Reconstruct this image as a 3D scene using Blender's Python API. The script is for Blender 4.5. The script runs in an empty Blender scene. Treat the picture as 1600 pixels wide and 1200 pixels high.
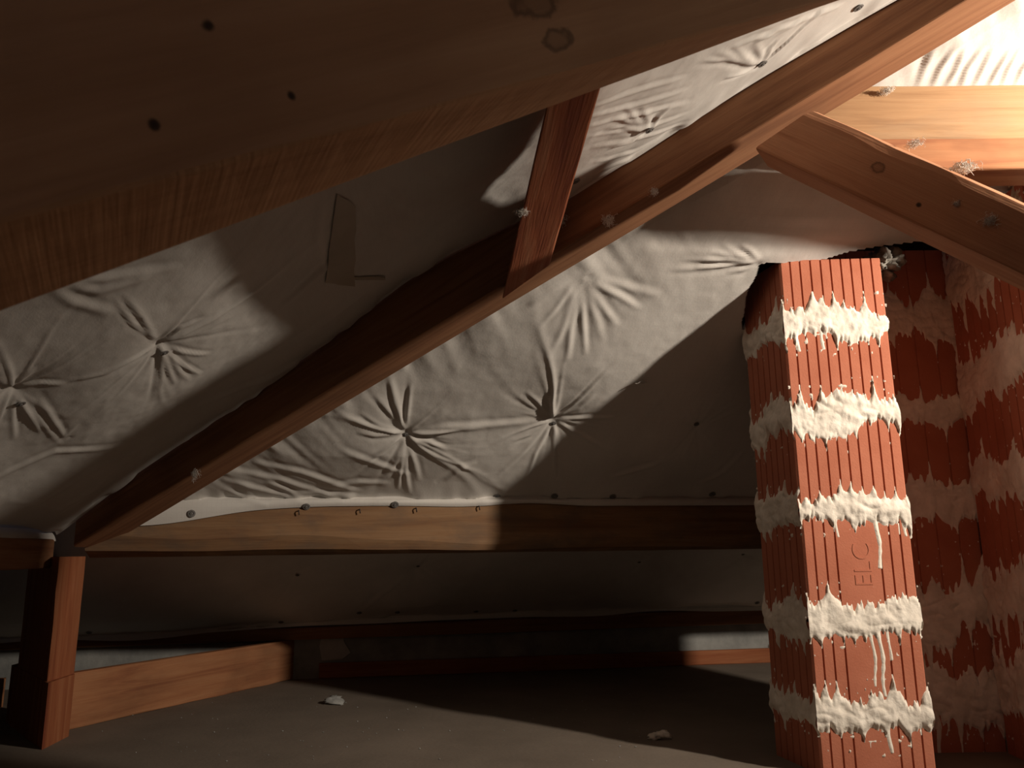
import bpy, math, random
import numpy as np
from mathutils import Vector, Matrix

# ------------------------------------------------------------------ camera, world, light, exposure
SC = bpy.context.scene
COL = SC.collection
F = 1256.0
TH = math.radians(11.75)
RO = math.radians(0.7)
CAM = np.array([0, 0, 0.7])
fw = np.array([0, math.cos(TH), math.sin(TH)])
up0 = np.array([0, -math.sin(TH), math.cos(TH)])
rt0 = np.array([1.0, 0, 0])
rt = math.cos(RO) * rt0 - math.sin(RO) * up0
up = math.cos(RO) * up0 + math.sin(RO) * rt0
cd = bpy.data.cameras.new('camera')
cam = bpy.data.objects.new('camera', cd)
COL.objects.link(cam)
cam.matrix_world = Matrix(((rt[0], up[0], -fw[0], CAM[0]), (rt[1], up[1], -fw[1], CAM[1]),
                           (rt[2], up[2], -fw[2], CAM[2]), (0, 0, 0, 1)))
cd.sensor_width = 36
cd.lens = 36 * F / 1600
cd.clip_start = 0.02
cd.dof.use_dof = True
cd.dof.focus_distance = 2.7
cd.dof.aperture_fstop = 9.0
SC.camera = cam

W = bpy.data.worlds.new('world')
SC.world = W
W.use_nodes = True
W.node_tree.nodes['Background'].inputs[0].default_value = (0.80, 0.72, 0.96, 1)
W.node_tree.nodes['Background'].inputs[1].default_value = 0.095

def lamp(name, loc, power, color, radius):
    d = bpy.data.lights.new(name, 'POINT')
    d.energy = power
    d.color = color
    d.shadow_soft_size = radius
    o = bpy.data.objects.new(name, d)
    o.location = loc
    COL.objects.link(o)
    return o
LAMP = (2.58, 1.24, 1.90)                       # clamp lamp with a reflector: bare spill + a soft beam to the chimneys
lamp('work_lamp', LAMP, 28, (1.0, 0.865, 0.715), 0.05)
sd_ = bpy.data.lights.new('work_lamp_beam', 'SPOT')
sd_.energy = 370
sd_.color = (1.0, 0.865, 0.715)
sd_.shadow_soft_size = 0.05
sd_.spot_size = math.radians(106)
sd_.spot_blend = 1.0
so_ = bpy.data.objects.new('work_lamp_beam', sd_)
so_.location = LAMP
so_.rotation_euler = Vector((1.42 - LAMP[0], 2.60 - LAMP[1], 1.55 - LAMP[2])).to_track_quat('-Z', 'Y').to_euler()
COL.objects.link(so_)

SC.view_settings.view_transform = 'Standard'
SC.view_settings.look = 'None'
SC.view_settings.exposure = 0.0
SC.view_settings.gamma = 1.0
SC.view_settings.use_curve_mapping = False

rng = np.random.default_rng(7)
random.seed(7)

# ------------------------------------------------------------------ geometry helpers
def V(*a):
    return np.array(a, float)
def ray(px, py):
    return fw + rt * (px - 800) / F + up * (600 - py) / F
def hit(px, py, p0, n):
    d = ray(px, py); n = np.asarray(n, float)
    return CAM + d * (((np.asarray(p0, float) - CAM) @ n) / (d @ n))
def at_depth(px, py, y):
    d = ray(px, py)
    return CAM + d * (y / d[1])
def at_z(px, py, z):
    return hit(px, py, (0, 0, z), (0, 0, 1))
def on_wall(px, py, a, b):            # point on the vertical plane over the plan line a-b
    return hit(px, py, (a[0], a[1], 0), (b[1] - a[1], a[0] - b[0], 0))
def proj(P):
    v = P - CAM
    z = v @ fw
    return 800 + F * (v @ rt) / z, 600 - F * (v @ up) / z
def unit(v):
    v = np.asarray(v, float)
    return v / np.linalg.norm(v)

def setprops(o, label=None, cat=None, group=None, kind=None):
    if label: o['label'] = label
    if cat: o['category'] = cat
    if group: o['group'] = group
    if kind: o['kind'] = kind
    return o

def mk(name, verts, faces, mat, parent=None, smooth=False, grain=None, label=None, cat=None, group=None, kind=None, origin=None):
    verts = np.asarray(verts, float)
    if origin is None:
        lo, hi = verts.min(0), verts.max(0)
        origin = V((lo[0] + hi[0]) / 2, (lo[1] + hi[1]) / 2, lo[2])
    me = bpy.data.meshes.new(name)
    if isinstance(faces, np.ndarray):
        n = len(faces); k = faces.shape[1]
        me.vertices.add(len(verts)); me.vertices.foreach_set('co', (verts - origin).ravel())
        me.loops.add(n * k); me.loops.foreach_set('vertex_index', faces.astype(np.int32).ravel())
        me.polygons.add(n)
        me.polygons.foreach_set('loop_start', np.arange(0, n * k, k, dtype=np.int32))
        me.polygons.foreach_set('loop_total', np.full(n, k, dtype=np.int32))
        me.update(calc_edges=True)
    else:
        me.from_pydata([tuple(v) for v in verts - origin], [], faces)
        me.update()
    if smooth:
        me.polygons.foreach_set('use_smooth', np.ones(len(me.polygons), dtype=bool))
    if grain is not None:
        at = me.attributes.new('grain', 'FLOAT_VECTOR', 'POINT')
        at.data.foreach_set('vector', np.asarray(grain, np.float32).ravel())
    me.materials.append(mat)
    o = bpy.data.objects.new(name, me)
    COL.objects.link(o)
    if parent is not None:
        o.parent = parent
        o.location = Vector(origin) - parent_world(parent)
    else:
        o.location = origin
    return setprops(o, label, cat, group, kind)

def parent_world(p):
    v = Vector((0, 0, 0))
    while p is not None:
        v = v + p.location
        p = p.parent
    return v

def empty(name, loc, label, cat, group=None):
    o = bpy.data.objects.new(name, None)
    o.empty_display_size = 0.1
    o.location = loc
    COL.objects.link(o)
    return setprops(o, label, cat, group)

def vnoise(x, y, seed=0):              # smooth 2D value noise in -1..1
    x = np.asarray(x, float); y = np.asarray(y, float)
    xi = np.floor(x).astype(np.int64); yi = np.floor(y).astype(np.int64)
    fx = x - xi; fy = y - yi
    fx = fx * fx * (3 - 2 * fx); fy = fy * fy * (3 - 2 * fy)
    def hsh(a, b):
        h = (a * 374761393 + b * 668265263 + seed * 974634777) & 0xffffffff
        h = ((h ^ (h >> 13)) * 1274126177) & 0xffffffff
        return ((h ^ (h >> 16)) & 0xffff) / 32767.5 - 1
    return ((hsh(xi, yi) * (1 - fx) + hsh(xi + 1, yi) * fx) * (1 - fy)
            + (hsh(xi, yi + 1) * (1 - fx) + hsh(xi + 1, yi + 1) * fx) * fy)
def fbm(x, y, seed=0, oct=4):
    s = 0; a = 1.0
    for k in range(oct):
        s = s + a * vnoise(x * 2 ** k, y * 2 ** k, seed + k)
        a *= 0.5
    return s

# ------------------------------------------------------------------ materials
class NT:
    def __init__(self, name):
        self.m = bpy.data.materials.new(name)
        self.m.use_nodes = True
        self.t = self.m.node_tree
        self.b = self.t.nodes['Principled BSDF']
    def n(self, typ, **kw):
        nd = self.t.nodes.new(typ)
        for k, v in kw.items():
            if k.startswith('i_'):
                nd.inputs[int(k[2:]) if k[2:].isdigit() else k[2:]].default_value = v
            else:
                setattr(nd, k, v)
        return nd
    def l(self, a, b):
        self.t.links.new(a, b)
    def ramp(self, src, stops):
        r = self.n('ShaderNodeValToRGB')
        e = r.color_ramp.elements
        e[0].position, e[0].color = stops[0][0], (*stops[0][1], 1)
        e[1].position, e[1].color = stops[-1][0], (*stops[-1][1], 1)
        for p, c in stops[1:-1]:
            x = e.new(p); x.color = (*c, 1)
        self.l(src, r.inputs[0])
        return r.outputs[0]
    def noise(self, vec, scale, detail=4, rough=0.55, dist=0.0, map=None):
        if map is not None:
            mp = self.n('ShaderNodeMapping')
            mp.inputs['Scale'].default_value = map
            self.l(vec, mp.inputs['Vector'])
            vec = mp.outputs[0]
        t = self.n('ShaderNodeTexNoise')
        t.inputs['Scale'].default_value = scale
        t.inputs['Detail'].default_value = detail
        t.inputs['Roughness'].default_value = rough
        t.inputs['Distortion'].default_value = dist
        self.l(vec, t.inputs['Vector'])
        return t.outputs['Fac']
    def mix(self, fac, a, b, mode='MIX'):
        x = self.n('ShaderNodeMix', data_type='RGBA', blend_type=mode)
        for s, v in ((x.inputs[0], fac), (x.inputs[6], a), (x.inputs[7], b)):
            if hasattr(v, 'is_linked'):
                self.l(v, s)
            else:
                s.default_value = v if not isinstance(v, tuple) else (*v, 1)
        return x.outputs[2]
    def math(self, op, a, b=0.0):
        x = self.n('ShaderNodeMath', operation=op)
        for s, v in ((x.inputs[0], a), (x.inputs[1], b)):
            if hasattr(v, 'is_linked'):
                self.l(v, s)
            else:
                s.default_value = v
        return x.outputs[0]
    def bump(self, h, strength, dist=0.01):
        x = self.n('ShaderNodeBump')
        x.inputs['Strength'].default_value = strength
        x.inputs['Distance'].default_value = dist
        self.l(h, x.inputs['Height'])
        self.l(x.outputs[0], self.b.inputs['Normal'])

def c(r, g, b):
    return (r, g, b)

def wood(name, base, dark, light, stain=0.3, stain_col=(0.05, 0.03, 0.02), saw=0.0, knots=(), stsc=2.2, rough=0.8, n2amt=0.35):
    m = NT(name)
    g = m.n('ShaderNodeAttribute', attribute_name='grain').outputs['Vector']
    n1 = m.noise(g, 1.0, 6, 0.6, 0.8, map=(1.3, 22, 22))
    n2 = m.noise(g, 1.0, 3, 0.6, 0.2, map=(6, 190, 190))
    n3 = m.noise(g, stsc, 4, 0.6, 0.3, map=(1, 2.2, 2.2))
    col = m.ramp(n1, [(0.28, dark), (0.5, base), (0.75, light)])
    col = m.mix(m.math('MULTIPLY', n2, n2amt), col, dark)
    st = m.ramp(n3, [(0.45, (0, 0, 0)), (0.75, (stain, stain, stain))])
    col = m.mix(st, col, stain_col)
    for (kx, ky, kz, r, asp, ring) in knots:
        sub = m.n('ShaderNodeVectorMath', operation='SUBTRACT'); m.l(g, sub.inputs[0])
        sub.inputs[1].default_value = (kx, ky, kz)
        mul = m.n('ShaderNodeVectorMath', operation='MULTIPLY'); m.l(sub.outputs[0], mul.inputs[0])
        mul.inputs[1].default_value = (1 / (r * asp), 1 / r, 1 / r)
        ln = m.n('ShaderNodeVectorMath', operation='LENGTH'); m.l(mul.outputs[0], ln.inputs[0])
        nk = m.noise(g, 38.0, 3, 0.6)
        d = m.math('ADD', ln.outputs['Value'], m.math('MULTIPLY', m.math('SUBTRACT', nk, 0.5), 1.1))
        if ring:
            f = m.ramp(d, [(0.0, (0.22,) * 3), (0.45, (0.25,) * 3), (0.72, (0.58,) * 3), (0.82, (0.52,) * 3), (1.0, (0,) * 3)])
        else:
            f = m.ramp(d, [(0.0, (0.95,) * 3), (0.55, (0.85,) * 3), (1.0, (0,) * 3)])
        col = m.mix(f, col, (0.02, 0.012, 0.008))
    m.l(col, m.b.inputs['Base Color'])
    m.b.inputs['Roughness'].default_value = rough
    m.b.inputs['Specular IOR Level'].default_value = 0.2
    h = m.math('ADD', n2, m.math('MULTIPLY', n1, 1.2))
    if saw:
        wv = m.noise(g, 1.0, 2, 0.5, 0.0, map=(150, 6, 6))
        gn = m.n('ShaderNodeNewGeometry').outputs['Normal']
        sx = m.n('ShaderNodeSeparateXYZ'); m.l(gn, sx.inputs[0])
        under = m.math('LESS_THAN', sx.outputs['Z'], -0.4)          # saw marks only on the sawn underside
        h = m.math('ADD', h, m.math('MULTIPLY', m.math('MULTIPLY', wv, saw), under))
    m.bump(h, 0.35, 0.003)
    return m.m

def plain(name, base, var, scale=8, rough=0.9, bump=0.3, bscale=60, spec=0.2, detail=6):
    m = NT(name)
    tc = m.n('ShaderNodeTexCoord').outputs['Object']
    n = m.noise(tc, scale, detail, 0.6)
    col = m.ramp(n, [(0.3, var), (0.7, base)])
    m.l(col, m.b.inputs['Base Color'])
    m.b.inputs['Roughness'].default_value = rough
    m.b.inputs['Specular IOR Level'].default_value = spec
    m.bump(m.noise(tc, bscale, 4, 0.6), bump, 0.004)
    return m.m

def membrane_mat(name):
    m = NT(name)
    g = m.n('ShaderNodeAttribute', attribute_name='grain').outputs['Vector']
    n = m.noise(g, 2.5, 5, 0.6)
    col = m.ramp(n, [(0.3, (0.60, 0.575, 0.54)), (0.7, (0.72, 0.70, 0.665))])
    br = m.n('ShaderNodeTexBrick', offset=0.0, squash=1.0)
    for k, v in (('Scale', 1.0), ('Mortar Size', 0.0009), ('Mortar Smooth', 0.6), ('Brick Width', 0.02), ('Row Height', 0.02)):
        br.inputs[k].default_value = v
    m.l(g, br.inputs['Vector'])
    col = m.mix(m.math('MULTIPLY', br.outputs['Fac'], 0.13), col, (0.42, 0.40, 0.38))
    m.l(col, m.b.inputs['Base Color'])
    m.b.inputs['Roughness'].default_value = 0.62
    m.b.inputs['Specular IOR Level'].default_value = 0.25
    f = m.noise(g, 130, 3, 0.6)
    f2 = m.noise(g, 22, 4, 0.6)
    m.bump(m.math('ADD', f, m.math('MULTIPLY', f2, 0.5)), 0.16, 0.003)
    return m.m

M_mem = membrane_mat('membrane_fabric')
M_tape = plain('tape_fabric', c(0.62, 0.60, 0.56), c(0.5, 0.48, 0.45), 6, 0.45, 0.15, 40, 0.4)
M_tape2 = plain('old_tape', c(0.50, 0.44, 0.36), c(0.40, 0.35, 0.28), 6, 0.45, 0.15, 40, 0.4)
M_clay = plain('terracotta', c(0.49, 0.18, 0.11), c(0.41, 0.135, 0.078), 7, 0.85, 0.25, 160)
M_mort = plain('mortar', c(0.88, 0.83, 0.74), c(0.64, 0.585, 0.505), 14, 0.95, 0.5, 90)
M_conc = plain('concrete', c(0.40, 0.40, 0.38), c(0.20, 0.205, 0.20), 5, 0.95, 0.5, 45)
M_plas = plain('plaster', c(0.55, 0.54, 0.51), c(0.42, 0.41, 0.39), 10, 0.9, 0.3, 60)
M_floor = plain('dusty_floor', c(0.215, 0.178, 0.145), c(0.155, 0.128, 0.104), 2.2, 0.95, 0.35, 55, 0.1)
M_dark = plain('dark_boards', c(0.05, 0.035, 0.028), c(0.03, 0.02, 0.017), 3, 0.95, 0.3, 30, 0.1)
M_steel = plain('zinc_washer', c(0.22, 0.21, 0.20), c(0.12, 0.115, 0.11), 40, 0.5, 0.2, 80, 0.5)
M_nail = plain('rusty_nail', c(0.04, 0.03, 0.025), c(0.02, 0.016, 0.014), 40, 0.6, 0.2, 80, 0.4)
M_wool = plain('glass_wool', c(0.82, 0.78, 0.72), c(0.65, 0.6, 0.55), 60, 1.0, 0.2, 80, 0.0)
M_soot = plain('rough_cement', c(0.30, 0.28, 0.25), c(0.10, 0.09, 0.08), 25, 1.0, 0.8, 60, 0.1)

# ------------------------------------------------------------------ timbers
def beam(name, S, E, mat, seg=28, ch=0.006, wob=0.0012, parent=None, bow=None, **kw):
    """timber lofted from the four corners S to the four corners E"""
    S = [np.asarray(p, float) for p in S]; E = [np.asarray(p, float) for p in E]
    chs = ch if isinstance(ch, (list, tuple)) else [ch] * 4
    def section(Q, t):
        out = []
        for i in range(4):
            p, a, b = Q[i], Q[i - 1], Q[(i + 1) % 4]
            cc = chs[i] * (1 + 0.5 * float(vnoise(t * 9 + i * 7.3, i * 3.1, 5)))
            da, db = unit(a - p), unit(b - p)
            out.append(p + da * cc)
            out.append(p + (da + db) * cc * 0.30)
            out.append(p + db * cc)
        return out
    rot = np.array([S[i] for i in range(4)])
    L = np.linalg.norm(np.mean(E, 0) - np.mean(S, 0))
    ax = unit(np.mean(E, 0) - np.mean(S, 0))
    cu = unit(S[1] - S[0]); cu = unit(cu - ax * (cu @ ax)); cv = np.cross(ax, cu)
    vs, gr, fs = [], [], []
    off = rng.uniform(-20, 20, 3) * (0 if kw.get('nooff') else 1)
    kw.pop('nooff', None)
    K = 12
    for k in range(seg + 1):
        t = k / seg
        Q = [S[i] * (1 - t) + E[i] * t for i in range(4)]
        for j, p in enumerate(section(Q, t)):
            w = wob * float(vnoise(t * L * 6 + j * 11.7, j * 1.7, 3))
            q = p + (cu + cv) * w
            if bow is not None:
                q = q + np.asarray(bow) * math.sin(math.pi * t)
            vs.append(q)
            d = q - S[0]
            gr.append((d @ ax, d @ cu, d @ cv))
    for k in range(seg):
        for j in range(K):
            a = k * K + j; b = k * K + (j + 1) % K
            fs.append((a, b, b + K, a + K))
    fs.append(tuple(range(K))[::-1]); fs.append(tuple(seg * K + j for j in range(K)))
    # consistent outward winding
    ctr = np.mean(S, 0) * 0.5 + np.mean(E, 0) * 0.5
    v = np.array(vs); f0 = fs[len(fs) // 2]
    nrm = np.cross(v[f0[1]] - v[f0[0]], v[f0[2]] - v[f0[1]])
    axp = np.mean(S, 0) + ax * ((v[f0[0]] - np.mean(S, 0)) @ ax)
    if nrm @ (v[f0[0]] - axp) < 0:
        fs = [f[::-1] for f in fs]
    return mk(name, vs, fs, mat, parent, grain=np.array(gr) + off, **kw)

def boxbeam(name, p0, p1, side, w, h, mat, **kw):
    """p0-p1 is one bottom edge; side = horizontal direction of the width; height goes up"""
    p0 = np.asarray(p0, float); p1 = np.asarray(p1, float); s = unit(side) * w
    u = np.array([0, 0, h])
    return beam(name, [p0, p0 + s, p0 + s + u, p0 + u], [p1, p1 + s, p1 + s + u, p1 + u], mat, **kw)

RED = dict(base=c(0.30, 0.145, 0.075), dark=c(0.18, 0.078, 0.040), light=c(0.38, 0.20, 0.105))
TAN = dict(base=c(0.40, 0.24, 0.125), dark=c(0.26, 0.14, 0.07), light=c(0.47, 0.31, 0.18))
M_hip = wood('hip_wood', **RED, stain=0.35)
M_red = wood('red_wood', c(0.33, 0.115, 0.05), c(0.19, 0.05, 0.025), c(0.42, 0.18, 0.085), 0.25)
M_tan = wood('grey_tan_wood', **TAN, stain=0.55, stain_col=(0.20, 0.16, 0.12))
M_pur = wood('purlin_wood', c(0.27, 0.155, 0.08), c(0.17, 0.085, 0.045), c(0.33, 0.21, 0.12), 0.75, (0.12, 0.09, 0.07), stsc=4.5)
M_brd = wood('board_wood', c(0.38, 0.17, 0.08), c(0.24, 0.09, 0.045), c(0.45, 0.23, 0.115), 0.35)
M_stain = wood('stained_edge_wood', c(0.07, 0.035, 0.02), c(0.03, 0.016, 0.011), c(0.14, 0.06, 0.03), 0.5)

# hip rafter -------------------------------------------------------
HB0, HB1 = V(-1.85, 3.372, 0.715), V(1.62, 1.69, 2.300)      # left bottom arris
hd = unit(V(0.9, -0.436, 0)); hc = V(0.436, 0.9, 0) / math.hypot(0.436, 0.9)
HW, HH = 0.15, 0.25
def hip(x):
    t = (x - HB0[0]) / (HB1[0] - HB0[0]); return HB0 + (HB1 - HB0) * t
PF0 = V(-1.84, 3.375, 0)                                      # purlin front line
e1 = V(0.985, 0.172, 0); e2 = V(0.172, -0.985, 0)
ZP = 0.925                                                   # purlin top
SL = 0.693

hipb = hip(-1.80)
boxbeam('hip_rafter', hipb, HB1, hc, HW, HH, M_hip, seg=40, ch=0.007,
        label='long red-brown hip rafter rising diagonally from the corner post towards the upper right', cat='beam')

# near rafter in the foreground ------------------------------------
A0, A1 = at_depth(0, 490, 0.70), V(0.635, 1.35, 1.722)
ad = unit(A1 - A0); adp = unit(V(ad[0], ad[1], 0)); acr = V(-adp[1], adp[0], 0)      # acr points away from camera
A_far = A1 + (A1 - A0) * 0.25
A_near = A0 - (A1 - A0) * 0.35

aw = 0.14
fa0 = A0 - acr * aw; fa1 = A1 - acr * aw
FA0 = on_wall(300, 270, fa0[:2], fa1[:2]); FA1 = on_wall(1000, 80, fa0[:2], fa1[:2])     # front lower arris
def fa(t): return FA0 + (FA1 - FA0) * t
Lp = np.linalg.norm((A1 - A0)[:2])
def fa_at(P):                                   # point of the front arris beside a point of the back arris
    t = ((P - FA0)[:2] @ adp[:2]) / ((FA1 - FA0)[:2] @ adp[:2]); return fa(t)
AU = V(0, 0, 0.34)
AS = [fa_at(A_near), A_near, A_near + AU, fa_at(A_near) + AU]
AE = [fa_at(A_far), A_far, A_far + AU, fa_at(A_far) + AU]
axA = unit(np.mean(AE, 0) - np.mean(AS, 0)); cuA = unit(AS[1] - AS[0]); cuA = unit(cuA - axA * (cuA @ axA)); cvA = np.cross(axA, cuA)
def kn(px, py, r, asp, ring):
    p = on_wall(px, py, fa0[:2], fa1[:2]) - AS[0]
    return (float(p @ axA), float(p @ cuA), float(p @ cvA), r, asp, ring)
M_near = wood('near_rafter_wood', c(0.50, 0.275, 0.145), c(0.38, 0.195, 0.098), c(0.58, 0.335, 0.185), 0.35, (0.25, 0.115, 0.058), saw=1.0,
              knots=[kn(326, 40, 0.007, 1.1, False), kn(241, 195, 0.007, 0.8, False), kn(455, 150, 0.006, 0.8, False),
                     kn(872, 62, 0.016, 1.6, True), kn(835, 8, 0.022, 1.9, True)])
beam('near_rafter', AS, AE, M_near, seg=40, ch=0.005, nooff=True,
     label='big blurred knotty rafter close overhead, crossing the top left of the view', cat='beam')

# strip purlin (collar) between the near rafter and the hip rafter
EZ = 1.504
e_l0, e_l1 = at_z(850, 185, EZ), at_z(785, 465, EZ)
EN = V(0.30, 0.026, -0.954)                         # its underside is rolled a little towards the chimneys
e_r0, e_r1 = hit(935, 148, e_l0, EN), hit(860, 411, e_l0, EN)
ed = unit(e_l0 - e_l1)
e_l0 = e_l0 + ed * 0.16; e_r0 = e_r0 + unit(e_r0 - e_r1) * 0.16
e_l1 = e_l1 - ed * 0.015; e_r1 = e_r1 - ed * 0.015
eu = V(0.05, 0, 0.22)
M_col = wood('collar_wood', c(0.36, 0.115, 0.05), c(0.20, 0.05, 0.025), c(0.46, 0.22, 0.12), 0.2)
beam('trimmer_beam', [e_l1, e_r1, e_r1 + eu, e_l1 + eu], [e_l0, e_r0, e_r0 + eu, e_l0 + eu], M_col, seg=20,
     label='short reddish trimmer beam joining the near rafter to the side of the long hip rafter', cat='beam')

# brace under the hip rafter ---------------------------------------
d0 = at_depth(1197, 240, 2.07); d1 = at_depth(1600, 430, 1.72)
dd = unit(d1 - d0); dpl = unit(V(dd[0], dd[1], 0)); dcr = V(-dpl[1], dpl[0], 0)     # away from camera
d_end = d0 + dd * 1.35
def dface(px, py): return on_wall(px, py, d0[:2], d1[:2])
q_fb0, q_ft0 = dface(1180, 231), dface(1272, 168)
q_fb1, q_ft1 = d1, dface(1600, 312)
k = 1.9
q_fb1 = q_fb0 + (q_fb1 - q_fb0) * k; q_ft1 = q_ft0 + (q_ft1 - q_ft0) * k
back = dcr * 0.125
low = V(-0.012, 0, -0.012)
bx_ax = unit((q_fb1 + q_ft1) / 2 - (q_fb0 + q_ft0) / 2)
bq = [q_fb0, q_fb0 + back + low, q_ft0 + back, q_ft0]
bx_ax = unit(np.mean([q_fb1, q_fb1 + back + low, q_ft1 + back, q_ft1], 0) - np.mean(bq, 0))
bx_u = unit(bq[1] - bq[0]); bx_u = unit(bx_u - bx_ax * (bx_u @ bx_ax)); bx_v = np.cross(bx_ax, bx_u)
kd = dface(1372, 262) - bq[0]; kd2 = dface(1435, 320) - bq[0]
M_brace = wood('brace_wood', c(0.56, 0.28, 0.155), c(0.42, 0.18, 0.092), c(0.64, 0.35, 0.20), 0.25,
               knots=[(float(kd @ bx_ax), float(kd @ bx_u), float(kd @ bx_v), 0.016, 1.5, True), (float(kd2 @ bx_ax), float(kd2 @ bx_u), float(kd2 @ bx_v), 0.007, 1.2, False)])
brace = beam('brace', [q_fb0, q_fb0 + back + low, q_ft0 + back, q_ft0], [q_fb1, q_fb1 + back + low, q_ft1 + back, q_ft1], M_brace, seg=30, nooff=True,
     ch=[0.006, 0.006, 0.01, 0.026], wob=0.002,
     label='thick diagonal brace from under the hip rafter down to the right before the chimneys', cat='beam')

# upper purlin, right ----------------------------------------------
cy = 2.2
c_t, c_a, c_b = at_depth(1500, 132, cy), at_depth(1500, 217, cy), at_depth(1500, 267, cy)
boxbeam('upper_purlin', V(0.90, cy, c_a[2]), V(2.6, cy, c_a[2] - 0.004), V(0, 1, 0), 0.12, c_t[2] - c_a[2], M_tan, seg=30,
        label='pale weathered horizontal purlin at the top right behind the diagonal brace', cat='beam')
boxbeam('purlin_batten', V(1.0, cy - 0.012, c_b[2]), V(2.6, cy - 0.012, c_b[2] - 0.004), V(0, 1, 0), 0.12, c_a[2] - c_b[2] - 0.002, M_brd, seg=30,
        label='orange-brown horizontal timber directly under the pale upper purlin at the top right', cat='beam')

# eave-side purlins -------------------------------------------------
p0 = PF0 + e1 * 0.06; p1 = PF0 + e1 * 3.9
zb0 = on_wall(200, 867, PF0[:2], (PF0 + e1)[:2])[2]
zb1 = on_wall(1150, 850, PF0[:2], (PF0 + e1)[:2])[2]
zpb = 0.694
pu = boxbeam('long_purlin', V(p0[0], p0[1], zpb), V(p1[0], p1[1], zpb + 0.004), -e2, 0.13, 0.222, M_pur, seg=40, ch=[0.065, 0.006, 0.006, 0.006],
        label='long horizontal purlin at the back under the white lining, running behind the chimneys', cat='beam')
ld = unit(V(0.087, -0.996, 0))
lp0 = V(-1.87, 3.33, 0.655); lp1 = lp0 + ld * 2.5
boxbeam('side_purlin', lp0, lp1, V(-1, -0.087, 0), 0.12, 0.115, M_hip, seg=24,
        label='dark purlin at the far left edge, meeting the top of the corner post', cat='beam')

# corner post --------------------------------------------------------
PB = V(-1.72, 3.30, 0)
post = empty('corner_post', (-1.80, 3.33, 0), 'stout corner post standing at the lower left on a thicker block under the hip rafter', 'post')
def quadpost(name, pr, pc, pl, z0, z1, lean=V(0, 0, 0), **kw):
    """pr/pc/pl = plan points right, near corner, left of the two visible faces"""
    pb = pr + pl - pc
    Q0 = [V(p[0], p[1], z0) for p in (pr, pc, pl, pb)]
    Q1 = [V(p[0], p[1], z1) + lean for p in (pr, pc, pl, pb)]
    return beam(name, Q0, Q1, M_red, seg=20, parent=post, **kw)
f_r, f_c, f_l = at_z(108, 1150, 0), at_z(65, 1172, 0), at_z(8, 1128, 0)
zt = 0.235
b_r, b_c = f_r, f_c
quadpost('foot_block', f_r, f_c, f_l, 0, zt, ch=0.005)
cdir = unit((f_r + f_l) / 2 - f_c)
s_r, s_c, s_l = f_r + V(-0.012, 0.02, 0), f_c + (f_l - f_c) * 0.02 + cdir * 0.03, f_c + (f_l - f_c) * 0.80 + cdir * 0.03
quadpost('shaft', s_r, s_c, s_l, zt, 0.70, ch=0.006, wob=0.004)

# boards along the foot of the wall ----------------------------------
WL0, WL1 = V(-1.146, 4.85, 0), V(1.58, 5.30, 0)
wd = unit(WL1 - WL0); wn = V(wd[1], -wd[0], 0)               # wn points into the room
def wall_pt(px, py, off=0.0): return on_wall(px, py, (WL0 + wn * off)[:2], (WL1 + wn * off)[:2])
g0, g1 = at_z(104, 1142, 0), at_z(498, 1052, 0)
gd = unit(g1 - g0)
fb = beam('floor_board', [g0, g0 + V(-gd[1], gd[0], 0) * 0.05, g0 + V(-gd[1] * 0.05, gd[0] * 0.05, 0.225), g0 + V(0, 0, 0.225)],
     [g1, g1 + V(-gd[1], gd[0], 0) * 0.05, g1 + V(-gd[1] * 0.05, gd[0] * 0.05, 0.215), g1 + V(0, 0, 0.215)], M_brd, seg=30, wob=0.002,
     label='wide timber standing on edge on the floor between the corner post and the back wall', cat='board')
s0 = at_z(6, 1112, 0) + V(-0.9, -0.35, 0); s1 = at_z(4, 1105, 0)
sdn = unit(s1 - s0); sv = V(-sdn[1], sdn[0], 0) * 0.05
beam('floor_board', [s0, s0 + sv, s0 + sv + V(0, 0, 0.13), s0 + V(0, 0, 0.13)], [s1, s1 + sv, s1 + sv + V(0, 0, 0.13), s1 + V(0, 0, 0.13)],
     M_brd, seg=12, label='short end of timber at the left edge beside the corner post block', cat='board')
bp0 = WL0 + wn * 0.035 + wd * 0.02; bp1 = WL0 + wn * 0.035 + wd * 3.9
boxbeam('baseplank', bp0, bp1, -wn, 0.03, 0.085, M_red, seg=24, label='narrow reddish plank lying along the foot of the grey back wall', cat='board')

# ------------------------------------------------------------------ setting: walls, floor, ceiling boards
def slab(name, pts, th, mat, kind='structure', **kw):
    pts = [np.asarray(p, float) for p in pts]
    n = unit(np.cross(pts[1] - pts[0], pts[2] - pts[0]))
    vs = pts + [p - n * th for p in pts]
    k = len(pts)
    fs = [tuple(range(k)), tuple(range(k, 2 * k))[::-1]] + [(i, i + k, (i + 1) % k + k, (i + 1) % k) for i in range(k)]
    return mk(name, vs, fs, mat, kind=kind, **kw)
slab('floor', [(-5, -3, 0), (5, -3, 0), (5, 7, 0), (-5, 7, 0)], 0.2, M_floor, label='dusty grey-brown attic floor')
wa, wb = WL0 - wd * 3.6, WL0 + wd * 4.6
U = lambda p, z: V(p[0], p[1], z)
slab('wall_back', [U(wa, 0), U(wb, 0), U(wb, 0.55), U(wa, 0.55)], 0.25, M_conc, label='low grey cement wall under the eaves')
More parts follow.
